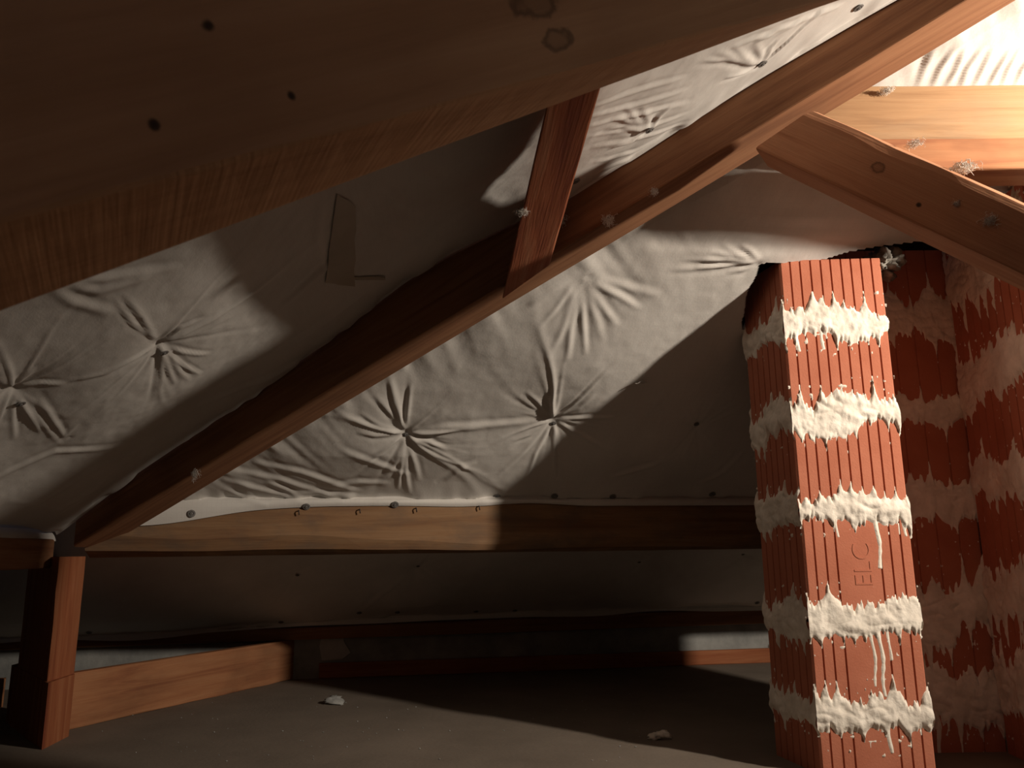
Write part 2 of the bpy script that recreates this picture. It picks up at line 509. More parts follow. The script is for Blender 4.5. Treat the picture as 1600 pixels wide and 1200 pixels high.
# plaster patch on the wall
pp = [wall_pt(503, 1032, 0.006), wall_pt(534, 1030, 0.006), wall_pt(548, 1020, 0.006), wall_pt(536, 1000, 0.006), wall_pt(545, 985, 0.006), wall_pt(505, 986, 0.006), wall_pt(499, 1010, 0.006)]
slab('plaster_patch', pp, 0.008, M_plas, kind=None, label='whitish plaster patch on the low back wall at the end of the wide floor timber', cat='plaster')
lw0, lw1 = V(-3.35, 4.9, 0), V(-3.05, -1.5, 0)
slab('wall_left', [U(lw1 + V(0, -0.9, 0), 0), U(lw0, 0), U(lw0, 1.35), U(lw1 + V(0, -0.9, 0), 1.35)], 0.2, M_conc, label='unseen wall under the left eaves, raised to block stray sky light')  # taller than the eave so that low sky light stays out

# wall plate under the eave
ev = [wall_pt(px, py, 0.05) for px, py in ((119, 993), (235, 990), (540, 966), (800, 955), (1190, 945))]
ez0, ez1 = 0.272, 0.350
WPa, WPb = WL0 + wn * 0.05 - wd * 2.2, WL0 + wn * 0.05 + wd * 4.0
def eave_z(s):      # s = distance along the wall from WL0
    return float(np.interp(s, [-2.2, -1.3, -0.9, 0.17, 1.15, 2.8, 4.2], [0.268, 0.277, 0.277, 0.331, 0.348, 0.348, 0.348]))
hp = 0.115
beam('wall_plate', [U(WPa, 0.205), U(WPa - wn * 0.048, 0.205), U(WPa - wn * 0.048, 0.255), U(WPa, 0.255)],
     [U(WPb, 0.245), U(WPb - wn * 0.048, 0.245), U(WPb - wn * 0.048, 0.352), U(WPb, 0.352)], M_hip, seg=30,
     label='thin wall plate along the top of the low back wall under the lining edge', cat='beam')

def rz(p): return 3.45 + 0.119 * p[0] - 0.683 * p[1]
dk = [V(-2.6, 3.55, 0), V(4.4, 4.75, 0), V(4.4, 0.4, 0), V(0.2, -0.4, 0)]
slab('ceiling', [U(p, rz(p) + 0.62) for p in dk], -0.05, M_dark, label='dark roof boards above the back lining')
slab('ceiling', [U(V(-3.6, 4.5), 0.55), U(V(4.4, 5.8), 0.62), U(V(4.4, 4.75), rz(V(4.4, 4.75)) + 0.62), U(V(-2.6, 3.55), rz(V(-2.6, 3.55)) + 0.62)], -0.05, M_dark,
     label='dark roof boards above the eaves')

slab('wall_right', [U(V(4.3, 7.0), 0), U(V(4.3, -2.4), 0), U(V(4.3, -2.4), 3.2), U(V(4.3, 7.0), 3.2)], -0.15, M_dark, label='unseen gable wall to the right, kept dark to limit bounce light')  # added out of view for its bounce, then darkened to reduce it
slab('wall_near', [U(V(4.3, -2.4), 0), U(V(-3.2, -2.4), 0), U(V(-3.2, -2.4), 2.5), U(V(4.3, -2.4), 2.5)], -0.15, M_dark, label='unseen dark wall behind the viewpoint, raised to shut out sky light')  # added out of view; dark and tall to cut the fill
slab('ceiling', [V(4.3, 0.93, 2.62), V(0.75, 0.93, 2.62), V(0.2, -2.4, 1.45), V(4.3, -2.4, 1.45)], -0.05, M_mem, label='unseen white roof slope over the viewpoint, set low to bounce lamp light')  # out of view; placed low and white as a bounce surface for the lamp

# ------------------------------------------------------------------ roof linings
def grid_faces(n, m, keep=None):
    i, j = np.meshgrid(np.arange(n - 1), np.arange(m - 1), indexing='ij')
    a = i * m + j
    f = np.stack([a, a + m, a + m + 1, a + 1], -1).reshape(-1, 4)
    if keep is not None:
        k = (keep[:-1, :-1] & keep[1:, :-1] & keep[1:, 1:] & keep[:-1, 1:]).ravel()
        f = f[k]
    return f

class Sheet:
    """a pinned cloth: P = flat surface points, (A,B) = metres along / across it"""
    def __init__(s, P, A, B):
        s.P, s.A, s.B = P, A, B
        s.h = np.zeros(A.shape)
        du = np.gradient(P, axis=0); dv = np.gradient(P, axis=1)
        n = np.cross(du, dv); n /= np.linalg.norm(n, axis=-1, keepdims=True) + 1e-12
        s.N = n * np.where((n * (CAM + V(0, 0, -0.0) - P)).sum(-1, keepdims=True) > 0, 1, -1)
        s.px, s.py = proj(P)
    def ab(s, px, py):
        k = np.argmin((s.px - px) ** 2 + (s.py - py) ** 2)
        return s.A.ravel()[k], s.B.ravel()[k]
    def tuft(s, px, py, depth=0.035, R=0.30, amp=0.011, seed=0, sharp=1.0):
        depth *= 0.75; R *= 1.3; amp *= 0.6
        a, b = s.ab(px, py)
        x, y = s.A - a, s.B - b
        r = np.hypot(x, y); th = np.arctan2(y, x)
        s.h -= depth * np.exp(-r / (0.32 * R))
        g = np.zeros_like(r)
        rr = random.Random(seed)
        for k in range(20):
            t0 = rr.uniform(-math.pi, math.pi); w = rr.uniform(0.02, 0.06); L = R * rr.uniform(0.3, 1.3) * rr.uniform(0.6, 1.0); am = rr.uniform(0.35, 1.0) * rr.choice((1, 1, 1, -0.6))
            dth = (th - t0 + 0.06 * np.sin(r * 9 + k) + math.pi) % (2 * math.pi) - math.pi
            wid = np.maximum(w, 0.0075 / (r + 1e-4))
            g += am * np.exp(-(dth / wid) ** 2) * np.exp(-(r / L) ** 1.6) * np.clip(r / 0.05, 0, 1)
        s.h += amp * g
    def fold(s, pts, w=0.02, amp=0.01, taper=True):
        w *= 0.72; amp *= 0.40
        """a ridge along pixel polyline pts"""
        q = [s.ab(*p) for p in pts]
        best = np.full(s.A.shape, 1e9); tt = np.zeros(s.A.shape); sg = np.zeros(s.A.shape); tot = 0
        L = [math.dist(q[i], q[i + 1]) for i in range(len(q) - 1)]; S = sum(L) + 1e-9; acc = 0
        for i in range(len(q) - 1):
            ax, ay = q[i]; bx, by = q[i + 1]; l = L[i] + 1e-9
            ux, uy = (bx - ax) / l, (by - ay) / l
            t = np.clip((s.A - ax) * ux + (s.B - ay) * uy, 0, l)
            dx, dy = s.A - ax - ux * t, s.B - ay - uy * t
            d = np.hypot(dx, dy); m = d < best
            best = np.where(m, d, best); tt = np.where(m, (acc + t) / S, tt); sg = np.where(m, ux * dy - uy * dx, sg)
            acc += l
        env = np.sin(np.clip(tt, 0, 1) * math.pi * 0.92 + 0.08 * math.pi) ** 0.7 if taper else 1.0
        s.h += amp * env * (np.exp(-(best / w) ** 2) - 0.55 * np.exp(-((sg - 1.5 * w) / w) ** 2) * (best < 4 * w))
    def fan(s, c, ends, w=0.016, amp=0.008, r0=0.12):
        for k, e in enumerate(ends):
            x0 = c[0] + (e[0] - c[0]) * r0; y0 = c[1] + (e[1] - c[1]) * r0
            mx, my = (x0 + e[0]) / 2 + 4 * math.sin(k * 2.1), (y0 + e[1]) / 2 + 4 * math.cos(k * 1.7)
            s.fold([(x0, y0), (mx, my), e], w * (0.8 + 0.4 * ((k * 37) % 10) / 10), amp * (0.7 + 0.6 * ((k * 53) % 10) / 10))
    def build(s, name, keep=None, parent=None, **kw):
        n, m = s.A.shape
        Q = s.P + s.N * s.h[..., None]
        s.Q = Q
        g = np.stack([s.A, s.B, np.zeros_like(s.A)], -1).reshape(-1, 3)
        return mk(name, Q.reshape(-1, 3), grid_faces(n, m, keep), M_mem, parent, smooth=True, grain=g, **kw)
    def near(s, px, py):
        qx, qy = proj(s.Q)
        k = np.argmin((qx - px) ** 2 + (qy - py) ** 2)
        return s.Q.reshape(-1, 3)[k], s.N.reshape(-1, 3)[k]

# washer with screw head (one mesh, copied)
def washer_mesh(R=0.016):
    vs, fs = [], []
    prof = [(R, 0.0), (R, 0.0022), (R * 0.62, 0.0035), (R * 0.40, 0.0015), (R * 0.40, 0.005), (R * 0.20, 0.0065), (0.0005, 0.0045)]
    K = 20
    for r, z in prof:
        for k in range(K):
            a = 2 * math.pi * k / K; vs.append((r * math.cos(a), r * math.sin(a), z))
    for i in range(len(prof) - 1):
        for k in range(K):
            fs.append((i * K + k, i * K + (k + 1) % K, (i + 1) * K + (k + 1) % K, (i + 1) * K + k))
    fs.append(tuple((len(prof) - 1) * K + k for k in range(K)))
    me = bpy.data.meshes.new('washer'); me.from_pydata(vs, [], fs); me.update(); me.materials.append(M_steel)
    return me
WASH = washer_mesh()
def washer(parent, P, N, s=1.0):
    o = bpy.data.objects.new('washer', WASH); COL.objects.link(o)
    o.parent = parent
    o.location = Vector(P + N * 0.003) - parent_world(parent)
    o.rotation_euler = Vector(N).to_track_quat('Z', 'Y').to_euler()
    o.scale = (s, s, s)
    return o

def prof_steps(parts):
    return np.concatenate([np.linspace(a, b, n, endpoint=False) for a, b, n in parts[:-1]] + [np.linspace(*parts[-1])])

# ---- back lining above the purlin
bs = 3.0 * np.linspace(0, 1, 520) ** 1.35
us = np.linspace(0, 1, 680)
hipx = lambda b: None
O = V(PF0[0], PF0[1], 0)
hr0, hr1 = HB0 + hc * (HW + 0.003), HB1 + hc * (HW + 0.003)
def ab_plan(p): d = p - O; return d @ e1, d @ e2
a_0, b_0 = ab_plan(hr0); a_1, b_1 = ab_plan(hr1)
aL = lambda b: a_0 + (b - b_0) * (a_1 - a_0) / (b_1 - b_0)
AM = 3.75
Bg, Ug = np.meshgrid(bs, us, indexing='ij')
AL = aL(Bg)
Ag = AL + (AM - AL) * Ug ** 1.15
keep = (AM - AL) > 0.05
Ag = np.where(keep, Ag, AM)
nlip = 10                                         # rows hanging over the front of the purlin
lip = np.linspace(1, 0, nlip, endpoint=False)
P = O + Ag[..., None] * e1 + Bg[..., None] * e2
P[..., 2] = ZP + 0.012 + SL * Bg
lipA = Ag[0][None, :].repeat(nlip, 0)
def liplen(a): return 0.030 + 0.085 * np.exp(-((a - 0.25) / 0.42) ** 2) + 0.010 * vnoise(a * 3.1, a * 0, 4)
LP = np.zeros((nlip, lipA.shape[1], 3))
LP[:] = O + lipA[..., None] * e1 + e2 * 0.008
LP[..., 2] = ZP + 0.012 - lip[:, None] * liplen(lipA)
LP += e2 * (0.010 * np.sin(lip[:, None] * math.pi))[..., None]
P = np.concatenate([LP, P], 0)
A_ = np.concatenate([lipA, Ag], 0)
B_ = np.concatenate([-lip[:, None] * liplen(lipA), Bg], 0)
keep = np.concatenate([np.ones((nlip, keep.shape[1]), bool), keep], 0)
# opening round the chimneys
hx, hy = P[..., 0], P[..., 1]
hole = (hy > 2.725 + 0.02 * vnoise(hx * 9, hx * 0, 8)) & (hy < 3.10 - 0.0 * hx) & (hx > 0.868 + 0.02 * vnoise(hy * 12, hy * 0, 2) + np.clip((hy - 2.95) * 0.5, 0, 1))
keep &= ~hole
s = Sheet(P, A_, B_)
edge = np.clip(B_ / 0.25, 0, 1) * np.clip((A_ - np.concatenate([AL[:nlip], AL], 0)) / 0.2, 0, 1)
s.h += 0.035 * edge * (0.6 + 0.4 * np.sin(A_ * 5.3 + 1) * np.sin(B_ * 6.1)) + 0.0035 * fbm(A_ * 4, B_ * 4, 11) * edge
s.h += 0.0006 * fbm(A_ * 26, B_ * 26, 21) * edge
ALl = np.concatenate([np.repeat(AL[:1], nlip, 0), AL], 0)
dB = np.clip((A_ - ALl) * 0.58, 0, 9)                       # distance from the hip rafter
al_ = A_ * 0.81 + B_ * 0.584
gl = 0.10 + 0.07 * (vnoise(al_ * 3.0, al_ * 0, 77) + 1)
sk = al_ + dB * 0.25 * vnoise(al_ * 1.3, al_ * 0, 78)
s.h += 0.0085 * np.exp(-(dB / gl) ** 2) * (vnoise(sk * 17, dB * 2.5, 79) + 0.5 * vnoise(sk * 39, dB * 4, 80)) * np.clip(B_ / 0.08, 0, 1)
lipm = np.clip(1 - np.abs(B_) / 0.10, 0, 1) * (B_ > 0)
s.h += 0.010 * lipm * vnoise(A_ * 9, B_ * 5, 31) + 0.005 * lipm * vnoise(A_ * 24, B_ * 8, 32)
s.tuft(633, 677, 0.05, 0.34, 0.014, 1)
s.fan((633, 677), [(560, 638), (585, 612), (608, 590), (642, 596), (655, 750), (640, 772), (622, 765), (604, 740), (575, 715), (700, 700), (720, 668), (556, 668)], 0.014, 0.014)
s.fold([(640, 678), (700, 664), (780, 662), (862, 661)], 0.022, 0.014)
s.tuft(865, 660, 0.05, 0.32, 0.013, 2)
s.fan((865, 660), [(800, 690), (776, 742), (822, 752), (868, 745), (915, 735), (952, 700), (960, 648), (930, 612), (868, 590), (820, 606)], 0.013, 0.012)
s.tuft(1088, 662, 0.02, 0.15, 0.004, 3)
s.fan((905, 425), [(842, 500), (858, 545), (884, 560), (912, 548), (940, 530), (965, 505), (1000, 478), (1030, 455), (822, 470)], 0.018, 0.013, 0.25)
s.fan((1185, 402), [(1120, 372), (1102, 384), (1090, 398), (1082, 410), (1132, 420), (1060, 400), (1150, 372), (1040, 415)], 0.012, 0.011, 0.12)
for pts in ([(352, 748), (410, 765), (478, 786)], [(372, 735), (440, 748), (540, 785)], [(400, 722), (470, 735), (570, 772)], [(352, 765), (380, 778), (420, 788)],
            [(420, 752), (450, 765), (470, 780)], [(520, 760), (560, 752), (610, 755)], [(470, 770), (520, 772), (570, 778)], [(540, 700), (590, 720), (640, 742)],
            [(700, 745), (720, 730), (745, 720)], [(960, 740), (990, 728), (1030, 715)], [(1100, 750), (1130, 735), (1160, 700)]):
    s.fold(pts, 0.020, 0.014)
for pts in ([(1000, 352), (1180, 358), (1380, 366)], [(1100, 330), (1250, 334), (1360, 345)], [(1010, 385), (1200, 392), (1300, 390)]):
    s.fold(pts, 0.03, 0.006)
for k in range(9):
    x = 1432 + k * 21
    s.fold([(x, 128), (x + 8 + 3 * (k % 3), 100), (x + 26 + 9 * (k % 2), 66)], 0.014, 0.014)
back_lin = s.build('roof_lining', keep, label='large white tufted roof lining above the long purlin, to the right of the hip rafter', cat='lining')
for px, py in ((300, 803), (478, 791), (617, 788), (777, 776), (866, 774), (957, 775), (1113, 772)):
    q, n = s.near(px, py); washer(back_lin, q, n)
for px, py in ((633, 677), (865, 660), (1088, 662)):
    q, n = s.near(px, py); washer(back_lin, q, n, 0.72)
# torn flap of the lining in front of the chimney shadow
q, n = s.near(1000, 598)
t1 = unit(e1); t2 = unit(np.cross(n, t1))
fl = []
for i in range(7):
    for j in range(5):
        a, b = (i / 6 - 0.5) * 0.055, (j / 4) * 0.035
        fl.append(q + t1 * a + t2 * (b * (1 - abs(i / 6 - 0.5))) + n * (0.004 + 0.022 * (j / 4) ** 1.5 + 0.004 * math.sin(i * 2)))
mk('torn_flap', fl, grid_faces(7, 5), M_tape, back_lin, smooth=True, label='small torn white flap')

# ---- left lining between the hip rafter and the near rafter
att = [on_wall(px, py, HB0[:2], (HB0 + hd)[:2]) for px, py in ((90, 838), (208, 746), (375, 633), (500, 544), (637, 441), (701, 400), (800, 352), (886, 315), (1000, 243), (1087, 188), (1200, 118), (1350, 31), (1480, -42))]
att = np.array(att) - hc * 0.006
al = np.concatenate([[0], np.cumsum(np.linalg.norm(np.diff(att, axis=0), axis=1))])
sg = np.linspace(0, al[-1], 460)
BA = np.stack([np.interp(sg, al, att[:, k]) for k in range(3)], -1)
BA[:, 2] = np.convolve(np.pad(BA[:, 2], 6, mode='edge'), np.ones(13) / 13, 'valid')
abk0 = A0 + acr * 0.004
# distance along the strike until the back of the near rafter (or 2.4 m)
den = ld[0] * acr[0] + ld[1] * acr[1]
T = np.array([min(2.6, max(0.03, ((abk0 - p)[:2] @ acr[:2]) / den)) for p in BA])
tg = np.linspace(0, 1, 420)
P = BA[:, None, :] + ld * (T[:, None] * tg[None, :])[..., None]
A_ = np.repeat(sg[:, None], 420, 1)
B_ = T[:, None] * tg[None, :]
# rise towards the middle of the bay: the sheet runs above the attached edge
rise = 0.03 * np.clip(B_ / 0.25, 0, 1)
s = Sheet(P, A_, B_)
edge = np.clip(B_ / 0.2, 0, 1) * np.clip(A_ / 0.2, 0, 1)
s.h -= rise
s.h += 0.035 * edge * (0.5 + 0.5 * np.sin(A_ * 4.7) * np.sin(B_ * 5.3 + 0.6)) + 0.0035 * fbm(A_ * 4, B_ * 4, 41) * edge + 0.0006 * fbm(A_ * 26, B_ * 26, 51) * edge
em = np.clip(1 - B_ / 0.14, 0, 1) * (B_ > 0.004)
s.h += em * (0.012 * vnoise(A_ * 7, B_ * 6, 61) + 0.006 * vnoise(A_ * 19, B_ * 9, 62))
s.tuft(255, 550, 0.05, 0.30, 0.010, 11)
s.fan((255, 550), [(182, 478), (200, 470), (322, 505), (318, 592), (300, 604), (276, 606), (165, 590), (100, 610), (330, 560)], 0.012, 0.012)
s.tuft(30, 630, 0.05, 0.28, 0.010, 12)
s.fan((30, 630), [(0, 600), (60, 590), (110, 612), (70, 690), (100, 705), (30, 700), (0, 680)], 0.014, 0.012)
s.fold([(70, 640), (105, 690), (125, 670)], 0.016, 0.012)
for pts in ([(88, 464), (160, 470), (255, 440)], [(95, 458), (170, 452), (290, 425)], [(88, 468), (120, 490), (180, 500)],
            [(0, 760), (90, 715), (200, 700)], [(60, 790), (130, 745), (230, 700)], [(320, 640), (420, 590), (500, 545)], [(450, 480), (520, 420), (560, 400)],
            [(575, 300), (600, 340), (670, 360)], [(600, 300), (640, 330), (715, 320)], [(560, 310), (590, 360), (660, 390)], [(640, 260), (690, 290), (720, 260)],
            [(510, 330), (505, 390), (515, 440)], [(150, 760), (100, 790), (70, 810)]):
    s.fold(pts, 0.022, 0.013)
s.fan((1190, 98), [(1145, 72), (1120, 84), (1098, 98), (1130, 118), (1180, 66), (1220, 58), (1260, 40)], 0.012, 0.012, 0.1)
s.fan((1015, 202), [(980, 172), (960, 190), (950, 212), (955, 236), (1005, 170), (1045, 168)], 0.012, 0.012, 0.1)
for k in range(7):
    y = 145 + k * 17
    s.fold([(925 + k * 2, y + 26), (990, y + 6 + 4 * (k % 2)), (1075, y - 22)], 0.013, 0.010)
for k in range(4):
    s.fold([(1150 + 34 * k, 74 - 10 * k), (1180 + 34 * k, 60 - 12 * k), (1215 + 34 * k, 52 - 14 * k)], 0.012, 0.010)
left_lin = s.build('roof_lining', None, label='white roof lining on the left slope, between the near rafter and the hip rafter', cat='lining')
for px, py in ((1340, 10), (1190, 98), (1015, 202), (898, 282)):
    q, n = s.near(px, py); washer(left_lin, q, n, 0.85)
for px, py in ((255, 550), (30, 630)):
    q, n = s.near(px, py); washer(left_lin, q, n, 0.8)
def tape(pxs, parent, w=0.004, lab=None):
    c4 = [s.near(*p) for p in pxs]
    vs = []
    for i in range(9):
        for j in range(5):
            a, b = i / 8, j / 4
            q = (c4[0][0] * (1 - a) + c4[1][0] * a) * (1 - b) + (c4[3][0] * (1 - a) + c4[2][0] * a) * b
            px, py = proj(q); r, n = s.near(px, py)
            vs.append(r + n * 0.005)
    return mk('tape', vs, grid_faces(9, 5), M_tape2, parent, smooth=True, label=lab)
tape([(525, 300), (508, 440), (555, 445), (556, 320)], left_lin, lab='strip of tape hanging down the lining')
tape([(552, 430), (553, 436), (600, 436), (600, 430)], left_lin, lab='thin light strip of tape')

# lip of the left lining over the side purlin
vs, gr = [], []
for i in range(60):
    t = i / 59 * 2.4
    p = BA[0] + ld * t
    for j in range(8):
        f = j / 7
        vs.append(V(p[0] + 0.006 * math.sin(f * 3.1) - 0.03 * (1 - f), p[1], p[2] + 0.02 - f * (0.045 + 0.008 * math.sin(t * 9))))
        gr.append((t, f * 0.06, 0))
mk('hem', vs, grid_faces(60, 8), M_mem, left_lin, smooth=True, grain=gr, label='turned-down hem over the side purlin')

# ---- linings below the purlins, down to the eaves
def lower(name, pts_top, pts_bot, nu, nv, lab, tufts=(), folds=(), seed=0, hem=True):
    u = np.linspace(0, 1, nu); v = np.linspace(0, 1, nv)
    top = np.stack([np.interp(u, np.linspace(0, 1, len(pts_top)), np.array(pts_top)[:, k]) for k in range(3)], -1)
    bot = np.stack([np.interp(u, np.linspace(0, 1, len(pts_bot)), np.array(pts_bot)[:, k]) for k in range(3)], -1)
    P = bot[:, None] * (1 - v)[None, :, None] + top[:, None] * v[None, :, None]
    LU = np.linalg.norm(np.diff(bot, axis=0), axis=1).sum(); LV = np.linalg.norm(top.mean(0) - bot.mean(0))
    A_, B_ = np.meshgrid(u * LU, v * LV, indexing='ij')
    if hem:
        nh = 7
        f = np.linspace(1, 0, nh, endpoint=False)
        ln = 0.028 + 0.012 * vnoise(u * LU * 2.3, u * 0, seed + 3)
        H = np.repeat(bot[:, None], nh, 1).copy()
        H[..., 2] -= f[None] * ln[:, None]
        H += wn * 0.006
        P = np.concatenate([H, P], 1)
        A_ = np.concatenate([np.repeat((u * LU)[:, None], nh, 1), A_], 1)
        B_ = np.concatenate([-f[None] * ln[:, None], B_], 1)
    s = Sheet(P, A_, B_)
    e = np.clip(B_ / 0.2, 0, 1)
    s.h += 0.03 * e * (0.6 + 0.4 * np.sin(A_ * 5) * np.sin(B_ * 4)) + 0.006 * fbm(A_ * 4, B_ * 4, seed) * e
    m = np.clip(1 - np.abs(B_) / 0.12, 0, 1)
    s.h += m * (0.012 * vnoise(A_ * 5, B_ * 6, seed + 1) + 0.006 * vnoise(A_ * 15, B_ * 8, seed + 2))
    for k, t in enumerate(tufts): s.tuft(*t, 0.03, 0.28, 0.008, seed + k)
    for f in folds: s.fold(f, 0.02, 0.010)
    return s, s.build(name, label=lab, cat='lining')
tp = [O + e1 * a - e2 * 0.135 + V(0, 0, ZP - 0.02) for a in np.linspace(-0.35, 4.2, 12)]
bt = []
for q in np.linspace(-2.3, 4.3, 14):
    p = WL0 + wn * 0.06 + wd * q; bt.append(U(p, eave_z(q)))
s, low_lin = lower('roof_lining', tp, bt, 420, 90, 'dim lower roof lining between the long purlin and the low back wall',
        tufts=((653, 884), (1000, 878), (465, 898), (1160, 866)),
        folds=([(650, 885), (720, 925), (800, 955)], [(1000, 880), (900, 930), (815, 955)], [(560, 955), (600, 920), (640, 890)], [(300, 900), (330, 940), (350, 970)]), seed=70)
for px, py in ((562, 958), (622, 957), (745, 955), (806, 953), (1184, 941), (140, 988), (440, 972)):
    q, n = s.near(px, py); washer(low_lin, q, n, 0.9)
for px, py in ((653, 884), (1000, 878), (465, 898), (1160, 866)):
    q, n = s.near(px, py); washer(low_lin, q, n, 0.6)
ltp = [BA[0] + V(-0.13, 0, 0.0) + ld * t for t in np.linspace(-0.05, 2.5, 6)]
lbt = [V(-3.2, 4.35, 0.30) + ld * t for t in np.linspace(0, 4.0, 6)]
s2, ll = lower('roof_lining', ltp, lbt, 160, 60, 'dark lower roof lining on the left behind the side purlin', seed=90, hem=False)

# nails under the hem of the back lining
for px, py in ((467, 798), (562, 796), (650, 794), (748, 791)):
    q = on_wall(px, py, (O + e2 * 0.001)[:2], (O + e1 + e2 * 0.001)[:2])
    vs, fs = [], []
    K = 8
    path = [q - e2 * 0.01, q + e2 * 0.012, q + e2 * 0.016 + V(0.001, 0, -0.005), q + e2 * 0.014 + V(0.003, 0, -0.018)]
    for i, p in enumerate(path):
        r = 0.0026
        d = unit(path[min(i + 1, 3)] - path[max(i - 1, 0)]); x = unit(np.cross(d, V(1, 0.2, 0.1))); y = np.cross(d, x)
        for k in range(K):
            an = 2 * math.pi * k / K; vs.append(p + (x * math.cos(an) + y * math.sin(an)) * r)
    for i in range(3):
        for k in range(K):
            fs.append((i * K + k, i * K + (k + 1) % K, (i + 1) * K + (k + 1) % K, (i + 1) * K + k))
    fs.append(tuple(range(K))[::-1]); fs.append(tuple(3 * K + k for k in range(K)))
    mk('bent_nail', vs, fs, M_nail, smooth=True, label='bent rusty nail in the long purlin just below the lining hem', cat='nail', group='bent nails in the long purlin')

# ------------------------------------------------------------------ chimneys of ribbed clay blocks
def block(foot, z0, z1, ribs, parent, smooth_panels=(), gd=0.0045, gw=0.0042, seed=0):
    """ribbed hollow-clay block: foot = 4 plan points counter-clockwise from the front left"""
    rr = random.Random(seed)
    ring = []
    for i in range(4):
        a, b = foot[i][:2], foot[(i + 1) % 4][:2]
        L = np.linalg.norm(b - a); d = (b - a) / L; n = np.array([d[1], -d[0]])     # outward for ccw
        c0 = 0.006
        ring.append(a + d * c0)
        N = ribs[i]
        for k in range(1, N):
            if i in smooth_panels and N * 0.36 < k < N * 0.68: continue
            x = L * k / N + rr.uniform(-0.001, 0.001)
            for dx, dz in ((-gw / 2 - 0.001, 0), (-gw / 2 + 0.0005, -gd), (gw / 2 - 0.0005, -gd), (gw / 2 + 0.001, 0)):
                ring.append(a + d * (x + dx) + n * dz)
        ring.append(a + d * (L - c0))
    K = len(ring)
    vs = [(p[0], p[1], z) for z in (z0, z1) for p in ring]
    fs = [(k, (k + 1) % K, K + (k + 1) % K, K + k) for k in range(K)] + [tuple(range(K))[::-1], tuple(range(K, 2 * K))]
    return mk('clay_block', vs, fs, M_clay, parent)

def mortar(foot, zc, up_h, dn_h, parent, faces, ribs, seed, res=0.0028, drips=(), thick=0.007, tilt=0.0):
    """smeared mortar joint: a lumpy skin with ragged upper and lower edges, wrapped round the visible faces"""
    verts, quads, base = [], [], 0
    for fi in faces:
        a, b = foot[fi][:2], foot[(fi + 1) % 4][:2]
        L = np.linalg.norm(b - a); d = (b - a) / L; n = np.array([d[1], -d[0]])
        nx = max(8, int(L / res)); zr0, zr1 = zc - dn_h * 2.6 - max([0] + [q[2] for q in drips if q[0] == fi]), zc + up_h * 2.4
        nz = max(8, int((zr1 - zr0) / res))
        X, Z = np.meshgrid(np.linspace(-0.004, L + 0.004, nx), np.linspace(zr0, zr1, nz), indexing='ij')
        S = X + fi * 7.7
        rib = L / ribs[fi]
        gdist = np.abs((X / rib + 0.5) % 1 - 0.5) * rib                 # distance to the nearest groove
        saw = (X / rib) % 1.0
        def edge(sd, hgt):
            rg = vnoise(S * 13, S * 0, sd) * 0.6 + vnoise(S * 41, S * 0, sd + 1) * 0.30
            kk = np.floor(X / rib + 0.5)
            gr = (vnoise(kk * 1.7 + 0.31 + fi * 5, kk * 0 + sd, sd + 3) * 0.5 + 0.5)
            spike = np.clip(gr * 2.6 - 1.15, -0.3, 1.45) * np.exp(-gdist / 0.0065)
            fine = np.clip(vnoise(S * 150, S * 0, sd + 5), 0, 1) * 0.35
            return hgt * np.clip(0.95 + 0.8 * rg + spike + fine + 0.25 * (saw - 0.5), 0.25, 2.3)
        zmid = zc + tilt * (X / L - 0.5) + 0.006 * vnoise(S * 9, S * 0, seed + 9)
        e_up = edge(seed, up_h); e_dn = edge(seed + 20, dn_h)
        dz = Z - zmid
        m = np.where(dz > 0, e_up - dz, e_dn + dz)                       # >0 inside
        h = np.minimum(m * 0.45, thick * (0.55 + 0.45 * np.exp(-(dz / 0.03) ** 2)))
        lump = fbm(S * 34, Z * 22, seed + 40, 3) * 0.0032 + np.abs(vnoise(S * 15 + Z * 22, Z * 30 - S * 9, seed + 50)) * 0.006
        h = h + lump * np.clip(m / 0.02, 0, 1)
        for (f_, x_, len_, w_) in drips:
            if f_ != fi: continue
            cx = x_ * L + 0.12 * (Z - zc) * 0 + 0.004 * np.sin((Z - zc) * 40)
            wd_ = w_ * np.clip(0.55 + 0.45 * (1 - (zmid - Z) / (len_ + dn_h)), 0.3, 1) * (1 + 0.3 * vnoise(Z * 60, Z * 0, seed + 60))
            dd_ = np.where((Z < zmid) & (Z > zc - dn_h - len_), (wd_ - np.abs(X - cx)) * 0.5, -0.01)
            h = np.maximum(h, np.minimum(dd_, 0.0045))
        # splashes
        sp = vnoise(S * 120, Z * 70, seed + 70)
        h = np.maximum(h, np.where(np.abs(dz) < 2.2 * max(up_h, dn_h), (sp - 0.86) * 0.02, -0.01))
        ok = h > -0.002
        px = a[0] + d[0] * X + n[0] * h; py = a[1] + d[1] * X + n[1] * h
        idx = -np.ones(X.shape, int)
        cell = (ok[:-1, :-1] | ok[1:, :-1] | ok[1:, 1:] | ok[:-1, 1:])
        use = np.zeros(X.shape, bool)
        use[:-1, :-1] |= cell; use[1:, :-1] |= cell; use[1:, 1:] |= cell; use[:-1, 1:] |= cell
        hh = np.maximum(h, -0.003)
        px = a[0] + d[0] * X + n[0] * hh; py = a[1] + d[1] * X + n[1] * hh
        idx[use] = np.arange(use.sum()) + base
        verts.append(np.stack([px[use], py[use], Z[use]], -1)); base += use.sum()
        q = np.stack([idx[:-1, :-1], idx[1:, :-1], idx[1:, 1:], idx[:-1, 1:]], -1)[cell]
        quads.append(q)
    return mk('mortar_joint', np.concatenate(verts), np.concatenate(quads), M_mort, parent, smooth=True)

